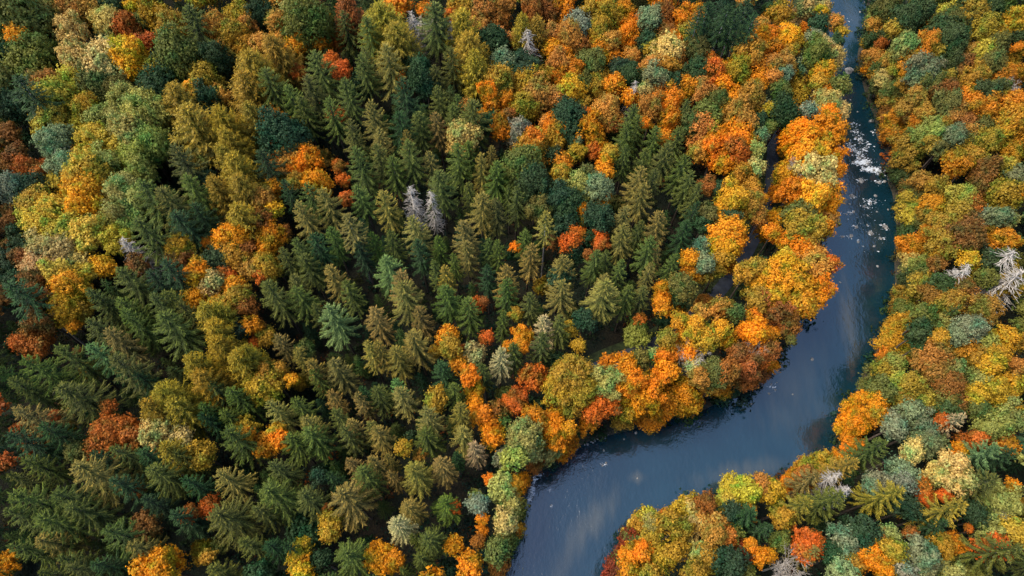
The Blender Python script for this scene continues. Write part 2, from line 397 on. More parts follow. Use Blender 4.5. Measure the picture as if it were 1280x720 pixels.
BR_R = [1.6, 2.3, 3.2, 4.4]
BROAD = []
for R in BR_R:
    for s in range(4):
        V, F, lob = broad_mesh(R, 100+s*7+int(R*10), leaf=.225+.015*R)
        V2, F2 = trunk_broad(R, 10, lob, s+5)
        BROAD.append((R, mesh_from('crown', V, F, M_leaf), lob, s, {}))
SP = []
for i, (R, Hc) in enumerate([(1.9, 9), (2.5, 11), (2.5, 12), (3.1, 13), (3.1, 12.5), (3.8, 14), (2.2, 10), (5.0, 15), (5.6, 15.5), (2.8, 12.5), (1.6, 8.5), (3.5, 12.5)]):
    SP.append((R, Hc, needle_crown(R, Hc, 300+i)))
LA = []
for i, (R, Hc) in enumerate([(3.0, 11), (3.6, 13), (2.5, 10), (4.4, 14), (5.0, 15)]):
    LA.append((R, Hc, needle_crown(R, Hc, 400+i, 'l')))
PI_ = []
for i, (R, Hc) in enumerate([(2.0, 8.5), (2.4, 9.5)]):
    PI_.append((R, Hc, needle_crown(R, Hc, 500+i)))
V, F = trunk_con(22, .22); T_CON = mesh_from('trunk', V, F, M_bark, True)
V, F = trunk_con(22, .2); T_PALE = mesh_from('trunk', V, F, M_pale, True)
V, F = trunk_con(22, .2); T_GREY = mesh_from('trunk', V, F, M_grey, True)
DC = [mesh_from('branches', *dead_con(2.2, 20, 600+i), M_grey) for i in range(3)]
BB = [mesh_from('branches', *bare_broad(3.0, 700+i), M_grey) for i in range(3)]
T_BR = []
for i in range(16):
    R, me, lob, s, _ = BROAD[i]
    V, F = trunk_broad(R, 12, lob, i); T_BR.append(mesh_from('trunk', V, F, M_bark, True))

# ------------------------------------------------------------------ colours (real leaf colours)
def lin(h):
    c = [int(h[i:i+2], 16)/255 for i in (0, 2, 4)]
    return np.array([((x+.055)/1.055)**2.4 if x > .04 else x/12.92 for x in c])
PAL = {  # code: (hex, words)
 'Y': ('e8a824', 'golden yellow'), 'G': ('bc922a', 'olive gold'), 'O': ('e89018', 'orange'), 'R': ('d96e20', 'red orange'), 'A': ('cc8c38', 'apricot brown'),
 'U': ('a46428', 'rust brown'), 'L': ('d2b83e', 'lime yellow'), 'V': ('747434', 'olive green'), 'D': ('3a5230', 'dark green'), 'M': ('aaa852', 'light green'),
 'T': ('8f956a', 'grey green'), 'P': ('d6b868', 'pale tan'), 'C': ('8e3e1e', 'deep red'), 'K': ('b8a698', 'pale grey')}
SPAL = {'V': ('4c5e28', 'mid green'), 'D': ('2b4628', 'dark green'), 'W': ('78703a', 'bronze tipped'), 'G': ('545f2a', 'olive'), 'B': ('5c7c4e', 'blue green'),
 'O': ('84782e', 'yellowish'), 'K': ('9c9270', 'pale fawn')}
LPAL = {'G': ('9a862e', 'golden olive'), 'V': ('707634', 'olive green'), 'U': ('96622e', 'brown')}

# ------------------------------------------------------------------ the trees of the photograph: [kind, colour, x, y, width] by 320x180 sections
TILES = {
(0,0): '''BV 110 80 220;BY 90 180 120;BV 180 240 130;BD 60 270 160;BV 130 310 190;PD 40 390 170;BV 20 560 90;BD 60 500 120;BU 20 650 90;BP 265 60 90;BA 350 40 130;BA 430 40 110;BP 540 95 130;BR 620 110 110;BR 700 190 90;BR 745 185 60;BP 350 140 110;XB 300 190 120;BP 390 270 170;BP 510 270 170;BY 640 250 150;BY 690 310 120;BG 770 50 120;BG 840 130 140;BV 700 100 90;SG 930 30 190;BD 560 20 80;BY 650 15 60;BA 1070 110 120;BG 1150 130 130;BG 1190 50 110;BA 1240 110 100;BD 1060 280 140;BA 1130 240 110;BG 1240 220 100;BV 880 250 190;BG 740 360 120;BD 800 330 110;BD 780 430 170;BA 230 410 140;BL 350 400 150;BV 470 400 150;BL 270 480 140;BV 570 410 100;BG 420 520 110;BM 610 490 140;BM 730 540 180;BM 580 570 150;BM 660 640 170;BM 760 690 150;BM 470 570 100;BL 250 600 150;BT 270 680 170;BL 400 620 110;BL 470 670 150;BL 580 700 130;LG 860 430 190;LG 920 540 210;BG 1010 370 110;BY 945 420 60;BD 1030 480 120;BA 1090 460 90;BO 990 560 60;LG 1220 260 200;LG 1200 380 200;LG 1100 540 170;LG 1230 530 130;LG 1130 650 150''',
(320,0): '''BD 30 60 130;BA 100 80 90;BA 120 150 90;BA 20 200 90;BM 180 60 120;BV 260 90 170;BO 195 195 90;BO 300 190 90;BR 370 290 80;BR 420 330 80;LG 90 170 170;BR 205 345 70;LU 460 0 140;SG 420 60 130;SG 530 70 150;LG 640 20 210;LG 680 120 200;XS 765 50 110;BO 840 30 70;SG 890 10 200;BR 975 60 60;XS 975 95 60;LG 1040 60 180;LG 1070 160 180;LG 1090 270 130;BA 1110 110 90;BD 1170 190 140;BG 1010 20 100;BA 1120 30 90;BU 1200 70 110;BA 1240 10 90;BA 1245 180 100;BT 1240 290 130;BG 1220 370 120;BO 1165 440 100;BO 1245 470 90;BO 1180 490 70;SG 290 250 170;SG 270 380 160;SG 40 340 190;SG 160 430 150;SW 640 220 180;SG 520 260 130;SG 540 230 100;BD 800 330 130;BO 745 385 90;SD 745 400 180;BD 720 290 120;SG 435 390 140;SG 455 590 130;BR 400 560 80;SW 570 500 160;SD 710 530 140;SG 800 560 140;SW 600 640 120;SW 730 650 90;BO 100 590 120;BD 140 660 180;SG 900 310 120;SG 970 230 140;SG 915 430 130;SW 905 550 130;SG 975 510 120;SG 1000 465 100;SG 1080 490 180;BA 1050 520 70;BO 1140 570 60;BP 1030 660 130;BO 1220 610 110;BU 1260 560 60;BD 1160 600 90;BD 850 400 110;SG 350 480 130;SG 200 480 130;BR 150 715 100;SD 20 540 140''',
(640,0): '''BU 110 40 100;BU 190 30 110;LG 60 80 110;LG 140 90 120;XS 85 150 120;BA 215 140 90;BA 280 160 110;BO 270 40 120;BT 330 100 110;BG 400 60 120;BO 440 20 100;BG 480 70 110;BG 440 130 100;BO 560 30 90;BO 565 160 100;BO 580 95 80;BU 340 220 110;BU 400 180 80;BA 490 180 90;BT 690 60 110;BA 640 90 80;BD 670 190 90;BU 775 70 110;BU 780 140 90;BO 870 80 110;BG 870 150 110;BO 820 175 60;BO 200 220 90;BO 270 240 60;BA 240 290 100;BO 440 230 100;BO 500 260 90;BA 600 260 80;BV 400 290 120;BP 790 230 120;BG 710 215 80;BA 870 250 80;BV 930 220 100;BG 790 300 90;BA 820 270 70;BA 700 320 100;BT 730 370 120;BD 60 330 140;BG 80 420 150;BG 60 510 140;BG 150 380 120;BA 130 450 140;BY 335 320 60;BO 290 340 110;BO 240 390 100;BY 300 440 130;BG 350 490 90;BA 220 460 90;BG 440 360 90;BG 430 420 100;BO 515 405 90;BD 550 330 90;BD 590 370 100;BV 370 400 90;BO 590 470 70;XS 620 390 70;BP 655 450 90;BA 750 430 100;BO 790 500 110;BO 800 575 100;BA 700 530 120;BO 730 480 70;BO 870 420 100;BA 950 450 110;BA 860 340 80;BD 925 330 100;BD 815 390 90;PD 1010 0 110;PD 1070 20 110;PD 1130 40 110;PD 1190 0 140;PD 1230 50 90;PD 960 30 90;BO 935 40 80;BR 980 270 70;BR 1000 350 110;BA 1010 310 80;BO 1075 330 80;BO 1060 390 90;BA 1250 110 80;BO 1240 190 110;BG 1180 250 130;BO 1230 330 120;BG 1140 330 100;BO 1240 400 70;BA 1210 460 110;BO 1120 460 90;BG 1200 520 100;BA 1130 560 130;BO 1120 630 110;BO 1150 680 130;BA 1190 590 80;BD 1250 590 90;BT 1240 660 90;BT 1270 520 60;BV 1040 480 100;BG 1060 540 100;BV 970 560 120;BA 950 630 130;BV 880 600 110;BL 1000 620 60;BU 940 690 60;BO 1040 690 110;BA 470 500 110;BA 490 570 110;BU 510 600 80;BO 370 560 80;BO 380 620 120;BO 420 690 90;BD 280 550 150;BD 260 620 100;BO 220 620 110;BG 230 680 110;BO 90 690 100;BL 140 680 80;BT 330 700 80;BT 30 640 120;BA 170 590 60;SG 600 520 120;SG 650 570 130;SG 590 620 130;BO 665 610 60;BO 765 670 70;SG 730 620 120;SG 820 640 120;SG 880 490 100''',
(960,0): '''BD 20 50 80;BG 75 40 110;BP 170 80 120;BP 200 30 90;BY 270 40 50;BO 20 150 90;BY 110 165 100;BG 115 225 90;BO 190 135 70;BG 195 190 70;BD 260 110 90;BA 340 95 80;BG 375 150 60;BD 350 190 70;BT 240 170 70;BV 250 230 110;BP 330 270 110;BV 260 290 90;BP 300 200 80;BO 25 225 100;BA 90 285 90;BA 40 300 90;BA 30 370 80;BT 90 350 70;BT 190 310 80;BY 285 340 100;BG 260 400 80;BG 160 390 150;BG 150 470 120;BV 60 440 80;BV 365 420 90;BP 310 500 120;BO 290 450 70;BP 360 540 80;BD 70 560 140;BT 200 530 90;BG 20 530 80;BV 15 620 70;BO 150 600 140;BO 190 670 150;BO 310 580 140;BO 320 650 130;BY 290 700 90;BO 110 660 90;BT 385 690 50;
BV 600 30 130;BM 550 60 90;BA 560 110 110;BG 650 120 90;BD 700 60 120;BD 760 30 110;BD 550 170 120;BG 490 200 80;BR 575 205 50;BO 790 90 90;BD 870 150 150;BV 920 90 130;BL 930 45 90;BD 930 180 130;BD 1030 90 130;BG 1040 30 100;BD 1120 40 130;BG 1100 130 110;BV 1190 30 100;BY 1250 90 100;BO 1210 150 60;BD 1265 165 60;BO 1265 230 60;BM 700 210 120;BO 740 250 90;BO 700 290 90;BO 815 195 100;BG 850 240 60;BA 560 265 110;BA 620 280 80;BG 520 370 90;BO 540 330 90;BV 570 330 90;BL 650 330 70;BP 600 380 90;BO 710 350 60;BG 690 400 70;BT 790 310 130;BT 800 370 110;BD 910 300 110;BG 905 370 60;BU 990 290 90;BA 1040 235 80;BU 970 340 70;BL 1100 240 110;BV 1160 220 110;BL 1080 300 70;BG 1040 370 110;BY 1070 340 60;BV 1140 300 100;BY 1190 330 90;BO 1170 385 100;BO 1230 350 100;BD 1120 440 120;BV 1180 430 90;XB 1250 410 70;BV 475 350 70;BP 455 280 50;BV 500 440 100;BG 630 480 110;BV 640 430 100;BA 760 460 90;BA 720 510 100;BV 820 410 110;BU 880 430 110;BU 600 540 80;BU 545 530 70;BU 560 590 70;BO 1010 460 90;BO 1000 510 90;BO 1070 510 120;BV 920 500 110;BA 970 560 100;BU 1010 590 90;BO 1220 520 140;BY 1240 580 150;BY 1140 590 110;BY 1190 650 130;BV 1080 620 100;BO 1250 700 80;BG 1130 690 110;BO 660 570 80;BY 640 600 110;BY 580 630 90;BO 590 680 120;BG 660 660 100;BO 780 590 90;BO 750 620 80;BA 800 540 80;BU 720 560 80;BM 840 610 80;BM 850 650 90;BT 930 670 110;BM 780 660 90;BV 740 690 110;BG 890 610 80;BG 960 700 80;BA 1030 640 90;BG 830 700 70;BV 1040 700 80''',
(0,180): '''BU 60 30 90;BU 30 90 70;BR 120 110 110;BR 175 130 80;BR 220 85 45;BR 275 130 40;BT 320 50 130;BT 300 100 110;BT 370 90 90;BD 130 200 160;BT 50 220 130;BY 430 40 120;BM 520 70 130;BL 600 70 90;BM 690 40 120;BM 690 120 120;BL 450 120 150;BL 290 180 130;BY 410 220 170;BY 400 290 150;BL 510 150 90;BL 160 290 160;BL 260 310 160;BL 200 380 160;BU 50 310 80;BA 130 260 60;BU 30 390 90;BM 620 210 150;BM 600 300 130;BM 690 270 130;BM 520 370 90;BM 450 370 60;BM 640 380 90;BL 330 420 150;BL 420 440 150;BL 560 470 120;BP 230 500 150;BP 310 530 160;BP 200 580 150;BP 380 560 110;BL 280 620 120;BY 495 590 110;BL 410 630 100;BY 330 680 150;BL 300 650 110;XS 620 480 120;BU 670 590 100;SG 700 190 200;SG 790 200 180;SG 690 360 220;SG 930 170 160;SG 860 -10 190;SD 960 290 150;SD 880 330 180;BG 890 490 120;BU 890 560 110;LG 1150 50 170;LG 1060 170 130;LG 1170 150 160;LG 1170 320 160;LG 1110 0 130;BM 1020 30 90;BD 1010 170 90;BA 1265 270 80;BO 1270 390 50;BO 1130 450 130;BU 1250 450 90;BO 1030 490 50;BD 1060 560 130;BG 1150 530 130;BO 975 650 110;BP 1060 680 100;BR 1130 640 80;BA 1245 590 100;BU 1220 500 80;BY 1160 700 100;BG 980 590 70;BR 910 660 60;SD 810 590 170;SV 590 610 170;SD 740 640 140;BD 110 480 140;BD 30 570 120;BU 90 550 90;BU 20 510 60;BD 60 690 150;BU 140 680 120''',
(320,180): '''BA 140 40 110;BA 200 30 130;BO 255 60 120;BO 220 100 100;BA 130 140 60;BO 310 180 120;BO 80 200 60;BY 70 260 80;BY 80 320 70;BG 190 170 80;BR 410 100 60;BR 430 170 60;BR 450 260 70;SD 20 20 180;SV 500 30 170;SG 600 -10 140;SG 740 -20 160;SV 660 70 140;SW 870 40 110;SV 905 120 170;SG 1000 0 150;SG 1060 -10 110;SW 1120 50 110;SW 1170 0 80;SV 1195 90 150;XS 760 210 100;XS 865 220 90;SG 1060 190 100;SW 1110 240 140;SG 1200 280 120;SG 1265 200 80;SV 525 200 150;SW 630 230 150;SW 790 340 150;SV 240 200 150;SD 130 170 110;SW 220 280 140;SW 340 220 160;BA 30 240 110;BU 30 370 100;BO 50 440 120;BO 40 510 100;BG 40 590 120;BR 15 650 60;BU 130 430 70;SD 270 430 150;SV 360 410 110;PW 450 370 130;SV 570 440 100;SD 510 490 110;SV 670 440 110;SV 190 470 120;SG 240 560 150;SW 370 620 130;SG 170 660 120;SG 30 680 100;SB 640 560 170;SW 710 645 160;SV 905 455 90;SV 985 545 90;SW 1050 385 140;SW 1050 500 120;SV 890 590 90;SO 940 605 100;SV 1165 455 90;SV 1215 480 90;SD 1150 620 110;SW 1255 610 130;SG 110 520 110;SD 800 480 120''',
(640,180): '''BG 90 30 150;BV 50 100 160;BD 120 170 160;BG 160 220 60;BY 245 70 90;BG 240 130 80;SV 20 210 120;BD 200 60 90;BG 330 30 80;BR 405 20 80;BO 470 80 70;BO 465 125 70;BG 490 30 80;BV 390 130 100;SV 585 0 100;SG 680 20 100;SG 800 -10 140;SG 740 110 100;SW 640 130 150;SW 660 200 150;SG 880 50 140;SG 900 130 130;SG 940 200 100;BA 930 20 80;BO 1030 40 130;BR 1120 20 120;BO 1060 80 90;BP 1210 100 110;BG 1130 130 120;BG 1200 190 110;BG 1210 240 80;BU 990 190 90;BD 1040 210 70;BM 1220 20 80;BM 340 220 130;BT 430 210 110;BD 230 250 120;BV 130 300 110;BD 270 300 140;BD 270 370 130;BO 350 310 50;BG 345 370 50;BO 450 290 60;BO 485 250 30;BD 440 350 140;PW 175 340 100;BR 330 440 90;BR 290 480 90;BR 440 450 75;BR 445 490 65;BD 380 460 70;BU 385 545 50;SV 70 440 110;SW 80 500 130;BO 20 510 50;BU 200 480 60;SW 255 565 150;BD 300 530 120;SW 560 310 130;SW 570 400 130;SV 645 390 100;SW 760 345 140;SG 715 465 140;SW 745 520 80;SV 420 525 120;SG 490 540 100;SG 550 570 90;SW 460 650 110;SW 700 600 90;SD 925 290 90;SD 890 390 120;SV 820 545 110;BD 970 380 80;BT 950 500 90;BT 970 580 90;BO 900 570 80;BO 900 630 90;BY 1095 250 130;BY 1040 330 70;BV 1000 350 90;BD 1110 350 80;BY 1095 430 150;BY 1080 490 130;BG 1060 560 110;BO 1090 600 100;BG 1020 620 100;BG 1010 490 50;BA 1190 300 120;BA 1230 350 110;BO 1260 270 50;BO 1260 430 90;BG 1170 640 120;BG 1230 600 90;BY 1250 690 110;BO 750 710 60;BV 850 690 130;BG 960 650 70;SG 600 700 80;BD 240 650 100''',
(960,180): '''BG 100 20 110;BY 230 20 130;BO 320 50 130;BO 350 110 80;XB 200 90 110;BP 250 120 140;BP 300 150 100;BY 120 130 150;BO 60 230 120;BO 130 230 120;BY 230 250 140;BO 290 230 130;BO 320 290 110;BY 50 350 110;BO 30 430 100;BV 170 340 130;BG 200 400 140;BO 280 400 110;BA 310 350 90;BO 90 470 80;BO 160 510 150;BA 220 530 140;BA 250 590 150;BR 320 580 90;BR 330 640 80;BO 270 690 120;BL 110 560 100;BY 90 600 140;BY 50 650 130;BY 150 670 140;
BG 740 30 130;BV 860 20 80;BO 590 25 80;BD 640 120 120;BD 700 120 110;BD 640 190 100;BA 780 170 90;BG 860 190 100;BU 720 210 90;BV 740 235 90;BO 960 60 100;BO 950 110 70;BG 1040 60 110;BU 1110 110 110;BL 1190 90 90;BO 1240 40 100;BT 1250 130 90;BU 1070 190 100;BL 990 250 110;BR 1035 280 90;BG 1200 240 140;BG 930 310 60;BG 640 250 60;BL 690 290 120;BL 700 360 110;BO 830 290 120;BG 820 330 100;BD 660 440 110;BV 790 380 90;BO 825 425 80;BO 740 490 130;BO 680 520 110;BG 960 360 150;BG 900 400 120;BU 980 440 170;BG 910 490 140;BU 1040 470 100;BT 1110 350 100;BT 1180 350 100;BM 1220 380 80;BG 1110 400 80;BO 1190 460 100;BO 1150 480 80;BD 1130 550 110;BD 1060 520 110;BY 1020 570 80;BG 1030 620 80;BV 1190 550 80;BP 700 590 110;BP 660 630 80;BM 790 590 110;BD 720 660 120;BV 800 630 110;BG 790 700 110;BO 860 540 60;BU 860 590 70;XS 990 605 130;XS 1258 545 180;XS 1285 640 170;BG 1215 600 90;BD 1180 640 110;BG 1240 700 110;BV 1120 660 100;BD 1245 470 70;BD 900 690 110;BU 1000 700 90''',
(0,360): '''PD 20 0 180;BU 160 20 130;BU 180 130 120;BY 310 30 140;BY 290 80 120;BO 255 110 60;BG 380 100 110;BO 355 180 60;BR 380 320 40;SG 420 0 140;SG 480 50 130;SG 400 160 160;SW 500 225 170;SV 600 30 150;SV 600 110 150;SV 760 30 150;SG 830 10 160;SG 900 60 120;SB 430 290 160;SV 280 300 180;SV 120 360 190;SG 560 370 220;SG 290 480 220;SW 80 590 180;SV 20 460 130;BR 150 270 130;BR 70 265 60;SG 780 130 220;BO 970 40 110;BO 1070 60 60;BG 1130 60 120;LG 1010 80 150;LG 1080 100 160;LG 1060 190 160;LG 1080 260 160;BG 1180 30 130;BU 1220 90 100;BO 1245 180 80;BR 1265 270 50;BD 1180 190 120;LG 940 340 160;LG 980 420 160;LG 1170 330 170;LG 1230 310 120;LG 780 510 210;LG 860 570 180;LG 720 570 150;SG 1050 470 140;SV 1160 520 150;SV 1000 580 120;SD 1010 640 120;SG 1110 610 120;BG 1220 680 90;BR 530 590 60;BR 260 640 50;SD 680 430 130''',
(320,360): '''SG 60 -20 180;SG 190 -20 160;SG 270 70 100;SB 370 95 190;SG 440 -30 130;SW 720 -30 180;SW 570 90 150;SW 815 90 120;SV 950 -20 150;SV 1060 60 150;BR 1095 85 80;BR 1155 240 60;BU 1140 60 40;SV 1215 120 90;SV 1250 -20 130;SW 95 240 130;SW 190 300 110;BV 230 290 90;BR 5 190 70;BG 40 230 90;SW 540 265 120;SW 610 275 110;SW 690 285 150;SW 780 200 170;BY 955 245 110;BG 950 290 110;BR 1020 300 50;BP 1080 310 100;BY 1015 375 80;BO 1065 430 90;BO 1090 500 90;SK 1210 290 130;BO 1265 285 50;SV 1130 365 100;SD 920 370 130;BG 60 420 140;BG 20 480 140;BY 170 450 60;SW 280 350 120;SW 380 370 150;SG 300 420 110;SB 685 455 90;SD 520 480 90;SW 510 525 110;SV 595 500 130;SW 720 500 150;SV 1000 475 120;SW 355 525 110;SG 200 550 120;SW 80 580 150;SG 385 610 120;SW 250 650 150;SW 450 665 120;SW 565 680 120;SW 835 620 160;SW 1000 615 130;BG 880 550 110;BO 1100 570 70;BO 1130 630 90;BO 1175 690 90;BR 1265 560 60;BU 1210 610 90;BV 1240 660 60;BY 90 715 80''',
(640,360): '''SW 250 -30 160;SG 100 10 140;SW 460 -40 180;SG 590 -10 120;SG 680 -10 100;SK 165 155 130;SV 130 230 130;SG 250 140 130;BG 300 190 70;SG 20 290 110;BG 20 120 60;BO 50 230 90;BO 40 280 70;BD 360 150 100;BG 335 280 60;BM 620 210 110;BR 645 150 50;BO 755 30 90;BO 755 80 80;BO 835 100 80;BD 840 20 100;BY 850 150 90;BD 760 150 100;BG 775 240 90;BA 960 60 110;BA 1060 90 110;BA 940 120 100;BY 920 190 130;BY 1050 200 110;BO 880 240 90;BG 970 230 120;BO 1080 260 80;BO 800 290 90;BO 780 350 110;BM 710 330 80;BO 790 410 120;BV 650 340 80;BO 570 370 110;BO 480 360 70;BM 490 450 130;BO 600 460 130;BM 500 500 90;XB 920 310 140;BP 920 380 90;BA 940 440 90;BV 1010 410 130;BG 1000 480 100;BO 1050 500 80;BO 1240 200 120;BO 1170 210 80;BO 1110 310 60;BU 1160 310 110;BU 1190 370 140;BR 1240 340 100;XB 1240 290 90;BU 1100 390 120;BU 1170 440 100;BU 1250 430 80;BD 1120 500 90;BU 1080 540 60;BO 1210 130 60;BG 1240 40 110;BV 1130 130 80;BG 310 440 180;BG 250 500 130;BG 350 510 130;BG 290 570 130;BG 290 390 130;BR 440 560 120;BR 410 610 100;BO 380 680 80;BO 100 640 110;BO 200 640 100;BO 200 690 100;BO 280 700 80;BR 30 530 90;BR 20 575 80;BO 560 540 90;BG 580 600 110;BG 550 660 90;BO 730 490 140;BO 670 540 140;BO 770 550 140;BO 690 620 140;BO 860 520 140;BO 900 560 120;BO 840 600 110;BU 520 600 50;BM 60 700 140;BO 880 320 80''',
(960,360): '''BY 50 20 110;BU 60 100 150;BY 170 60 110;BU 110 170 100;BO 250 40 80;BO 210 100 70;BO 20 220 80;BU 20 300 90;BO 20 380 70;BV 120 250 50;BG 700 50 150;BV 700 100 120;BU 820 20 90;BY 650 190 130;BY 710 160 80;BY 640 270 140;BO 580 310 80;BO 550 340 60;BV 790 130 110;BD 780 200 110;BM 870 170 90;BY 870 240 80;BD 770 270 100;BT 1040 200 130;BT 960 220 90;BM 1110 270 80;BA 1100 90 140;BG 920 60 150;SV 970 80 90;BY 1210 230 110;BY 990 290 110;BG 1070 340 110;BY 1140 370 110;BY 1170 330 90;BV 1270 180 60;BG 1260 260 80;BA 840 330 160;BA 870 390 150;BA 780 350 80;BM 640 360 90;BG 600 400 120;BM 960 400 90;BM 1060 450 110;BA 1260 380 80;BV 500 420 110;BV 480 480 110;BL 650 470 100;BG 740 470 110;BL 770 530 100;BV 590 480 120;BG 680 550 100;BU 940 480 130;BV 900 540 130;BU 970 560 100;BY 1070 530 110;BY 1160 500 120;BY 1230 480 110;BY 1200 560 120;BV 1060 610 80;BO 540 560 130;BO 460 590 130;BO 380 620 110;BO 350 670 90;BO 480 660 130;BO 420 700 110;BO 560 620 90;BT 730 610 120;BT 640 680 120;BT 790 680 130;BU 820 610 70;BR 885 665 70;SK 980 650 120;BM 1140 640 140;BM 1230 630 130;BM 1180 690 120;BD 930 610 110''',
(0,540): '''SD 30 10 200;SD 180 -30 160;BV 360 90 100;BR 20 140 70;BR 540 0 200;BR 480 60 120;BR 640 10 90;SG 570 70 160;SD 690 90 160;BP 760 20 120;BP 890 20 110;XB 830 60 190;LG 820 90 150;SG 880 110 150;BG 980 100 130;SG 110 150 160;SW 360 190 240;SG 260 290 200;SG 330 370 210;SG 60 310 210;SG 170 440 210;SW 180 530 150;SG 20 410 180;SG 60 570 150;BO 30 640 80;SG 290 630 120;SG 340 680 150;SV 490 480 200;SW 620 550 160;SG 740 170 220;SD 920 230 130;SW 1060 210 180;BR 1040 370 100;BR 930 410 80;SG 1060 390 260;SV 1130 0 200;SG 1270 370 150;BR 690 290 50;BU 710 440 90;BU 720 490 90;BO 790 690 180;BG 1030 620 60;SG 1040 690 130;SD 560 260 180;SD 860 400 160;SD 700 350 150;SG 1190 540 130;SD 470 640 150;BO 1230 10 70;SG 210 700 120;SG 10 230 120;SD 440 110 130''',
(320,540): '''BO 50 40 110;BO 110 30 80;SG 150 20 170;SG 250 -20 180;SG 440 -20 120;SW 590 -20 150;SG 840 -20 160;SW 1010 -20 130;SK 1090 50 120;SD 985 90 80;SW 905 130 140;BG 740 70 70;BA 815 110 50;BO 1180 20 90;SG 80 150 140;SW 460 120 100;SW 585 130 120;SW 655 120 80;SW 675 200 90;SG 520 200 170;SW 780 165 170;SD 360 210 110;BD 310 210 80;SG 50 290 230;SG 220 305 170;SW 440 305 240;BG 370 440 90;BG 360 490 100;BR 355 375 40;SW 750 335 140;SK 680 435 150;SV 940 335 150;BR 995 370 50;SG 870 495 170;SG 765 515 70;BY 210 580 90;BY 200 650 110;BY 230 700 90;SG 400 600 220;BD 300 640 100;BO 600 590 80;BO 630 640 120;BO 690 640 90;SG 730 670 80;SG 810 620 130;SD 20 570 140;BO 990 570 80;BO 1070 650 100;BO 1060 700 100;BO 1135 430 50;BO 1130 490 50;BU 1110 550 60;BO 1165 230 50;BT 1110 360 110;BM 1210 260 120;BM 1270 320 100;BP 1240 440 130;BV 1250 540 120;BV 1200 600 120;BU 1240 660 120;BT 1240 110 100;SD 140 570 120''',
(640,540): '''BM 60 50 150;BM 20 120 110;BM 180 90 120;BG 110 40 80;BO 230 20 110;BO 280 60 90;BO 240 110 90;BO 190 140 60;BU 120 170 80;BO 60 240 70;BO 60 300 70;BY 10 250 60;BG 10 330 60;BV 30 380 90;BV 60 420 70;BG 20 480 80;BO 50 510 60;BO 30 570 60;BV 15 650 50;BG 540 380 80;BG 520 430 70;BG 635 350 90;BG 640 400 120;BL 690 390 80;BL 620 470 110;BV 600 530 90;BM 710 450 70;BG 705 510 100;BA 740 350 80;BG 870 300 130;BG 830 350 90;BG 790 450 120;BG 860 390 120;BP 920 400 110;BP 910 470 110;BG 840 480 110;BR 760 420 50;BD 990 310 70;BU 990 360 110;BL 1130 270 190;BL 1190 300 120;BL 1080 340 110;BA 1250 250 90;BD 1110 390 90;BC 510 500 110;BC 470 560 110;BC 450 630 130;BC 490 690 130;BV 520 620 110;BO 600 620 120;BO 650 600 90;BO 590 690 90;BG 800 590 120;BG 750 640 130;BG 700 700 120;BP 940 590 120;BG 1000 630 120;BG 930 690 130;BA 1010 450 130;BA 1070 500 120;BA 1020 520 100;BC 1170 600 100;BO 1200 560 60;BO 1250 620 70;BV 1110 500 90;SD 1220 400 170;BG 1190 400 70;BD 1120 640 140;BV 1160 700 90''',
(960,540): '''BO 90 160 120;BO 55 210 90;BA 150 130 110;BG 200 150 120;BG 260 120 120;BU 210 210 100;BO 340 100 70;BO 430 60 110;BO 400 15 100;SO 440 130 140;SG 600 50 170;XS 370 190 100;XS 400 260 110;BG 50 290 120;SW 290 220 150;SG 360 300 180;SO 180 330 170;BT 800 50 140;BT 850 40 80;BP 730 80 100;BT 700 170 130;BT 690 230 110;BT 580 240 120;BT 530 260 80;BP 940 190 170;BP 870 200 110;BR 790 270 80;BR 800 330 70;BR 890 310 60;BR 1060 30 80;BR 1010 50 90;BO 970 90 80;BR 1190 40 100;BO 1220 70 80;SB 1140 70 200;SD 1250 100 160;SO 650 290 180;SO 960 370 200;BD 720 380 120;SG 1160 220 210;BO 1230 265 60;BM 1210 340 150;BM 1120 470 120;BL 1240 470 120;BT 1180 400 100;BR 1010 475 40;BO 940 560 100;BG 890 590 110;BR 1080 590 90;BR 1170 570 100;SG 1240 580 210;BR 190 540 120;BR 245 550 100;BR 200 590 90;XB 150 640 140;XB 110 690 120;SW 270 600 130;BT 400 550 130;BT 410 610 110;BG 430 660 100;BT 400 710 120;BA 590 540 120;BG 620 570 110;BM 620 505 80;BO 520 600 80;BO 550 660 110;BO 600 700 80;BT 680 620 120;BT 780 610 130;BT 800 660 120;BT 690 690 110;BO 10 610 60;BU 720 500 60;BM 940 700 100;BD 480 490 130;SD 30 450 120;BG 80 420 100;BV 60 520 100;BD 340 600 100;SD 900 460 130;BD 1050 400 120'''}

TREES = []
for (ox, oy), s in TILES.items():
    for it in s.replace('\n', '').split(';'):
        if not it.strip(): continue
        k, x, y, w = it.split(); TREES.append([k[0], k[1], ox+float(x)/4, oy+float(y)/4, float(w)/4])

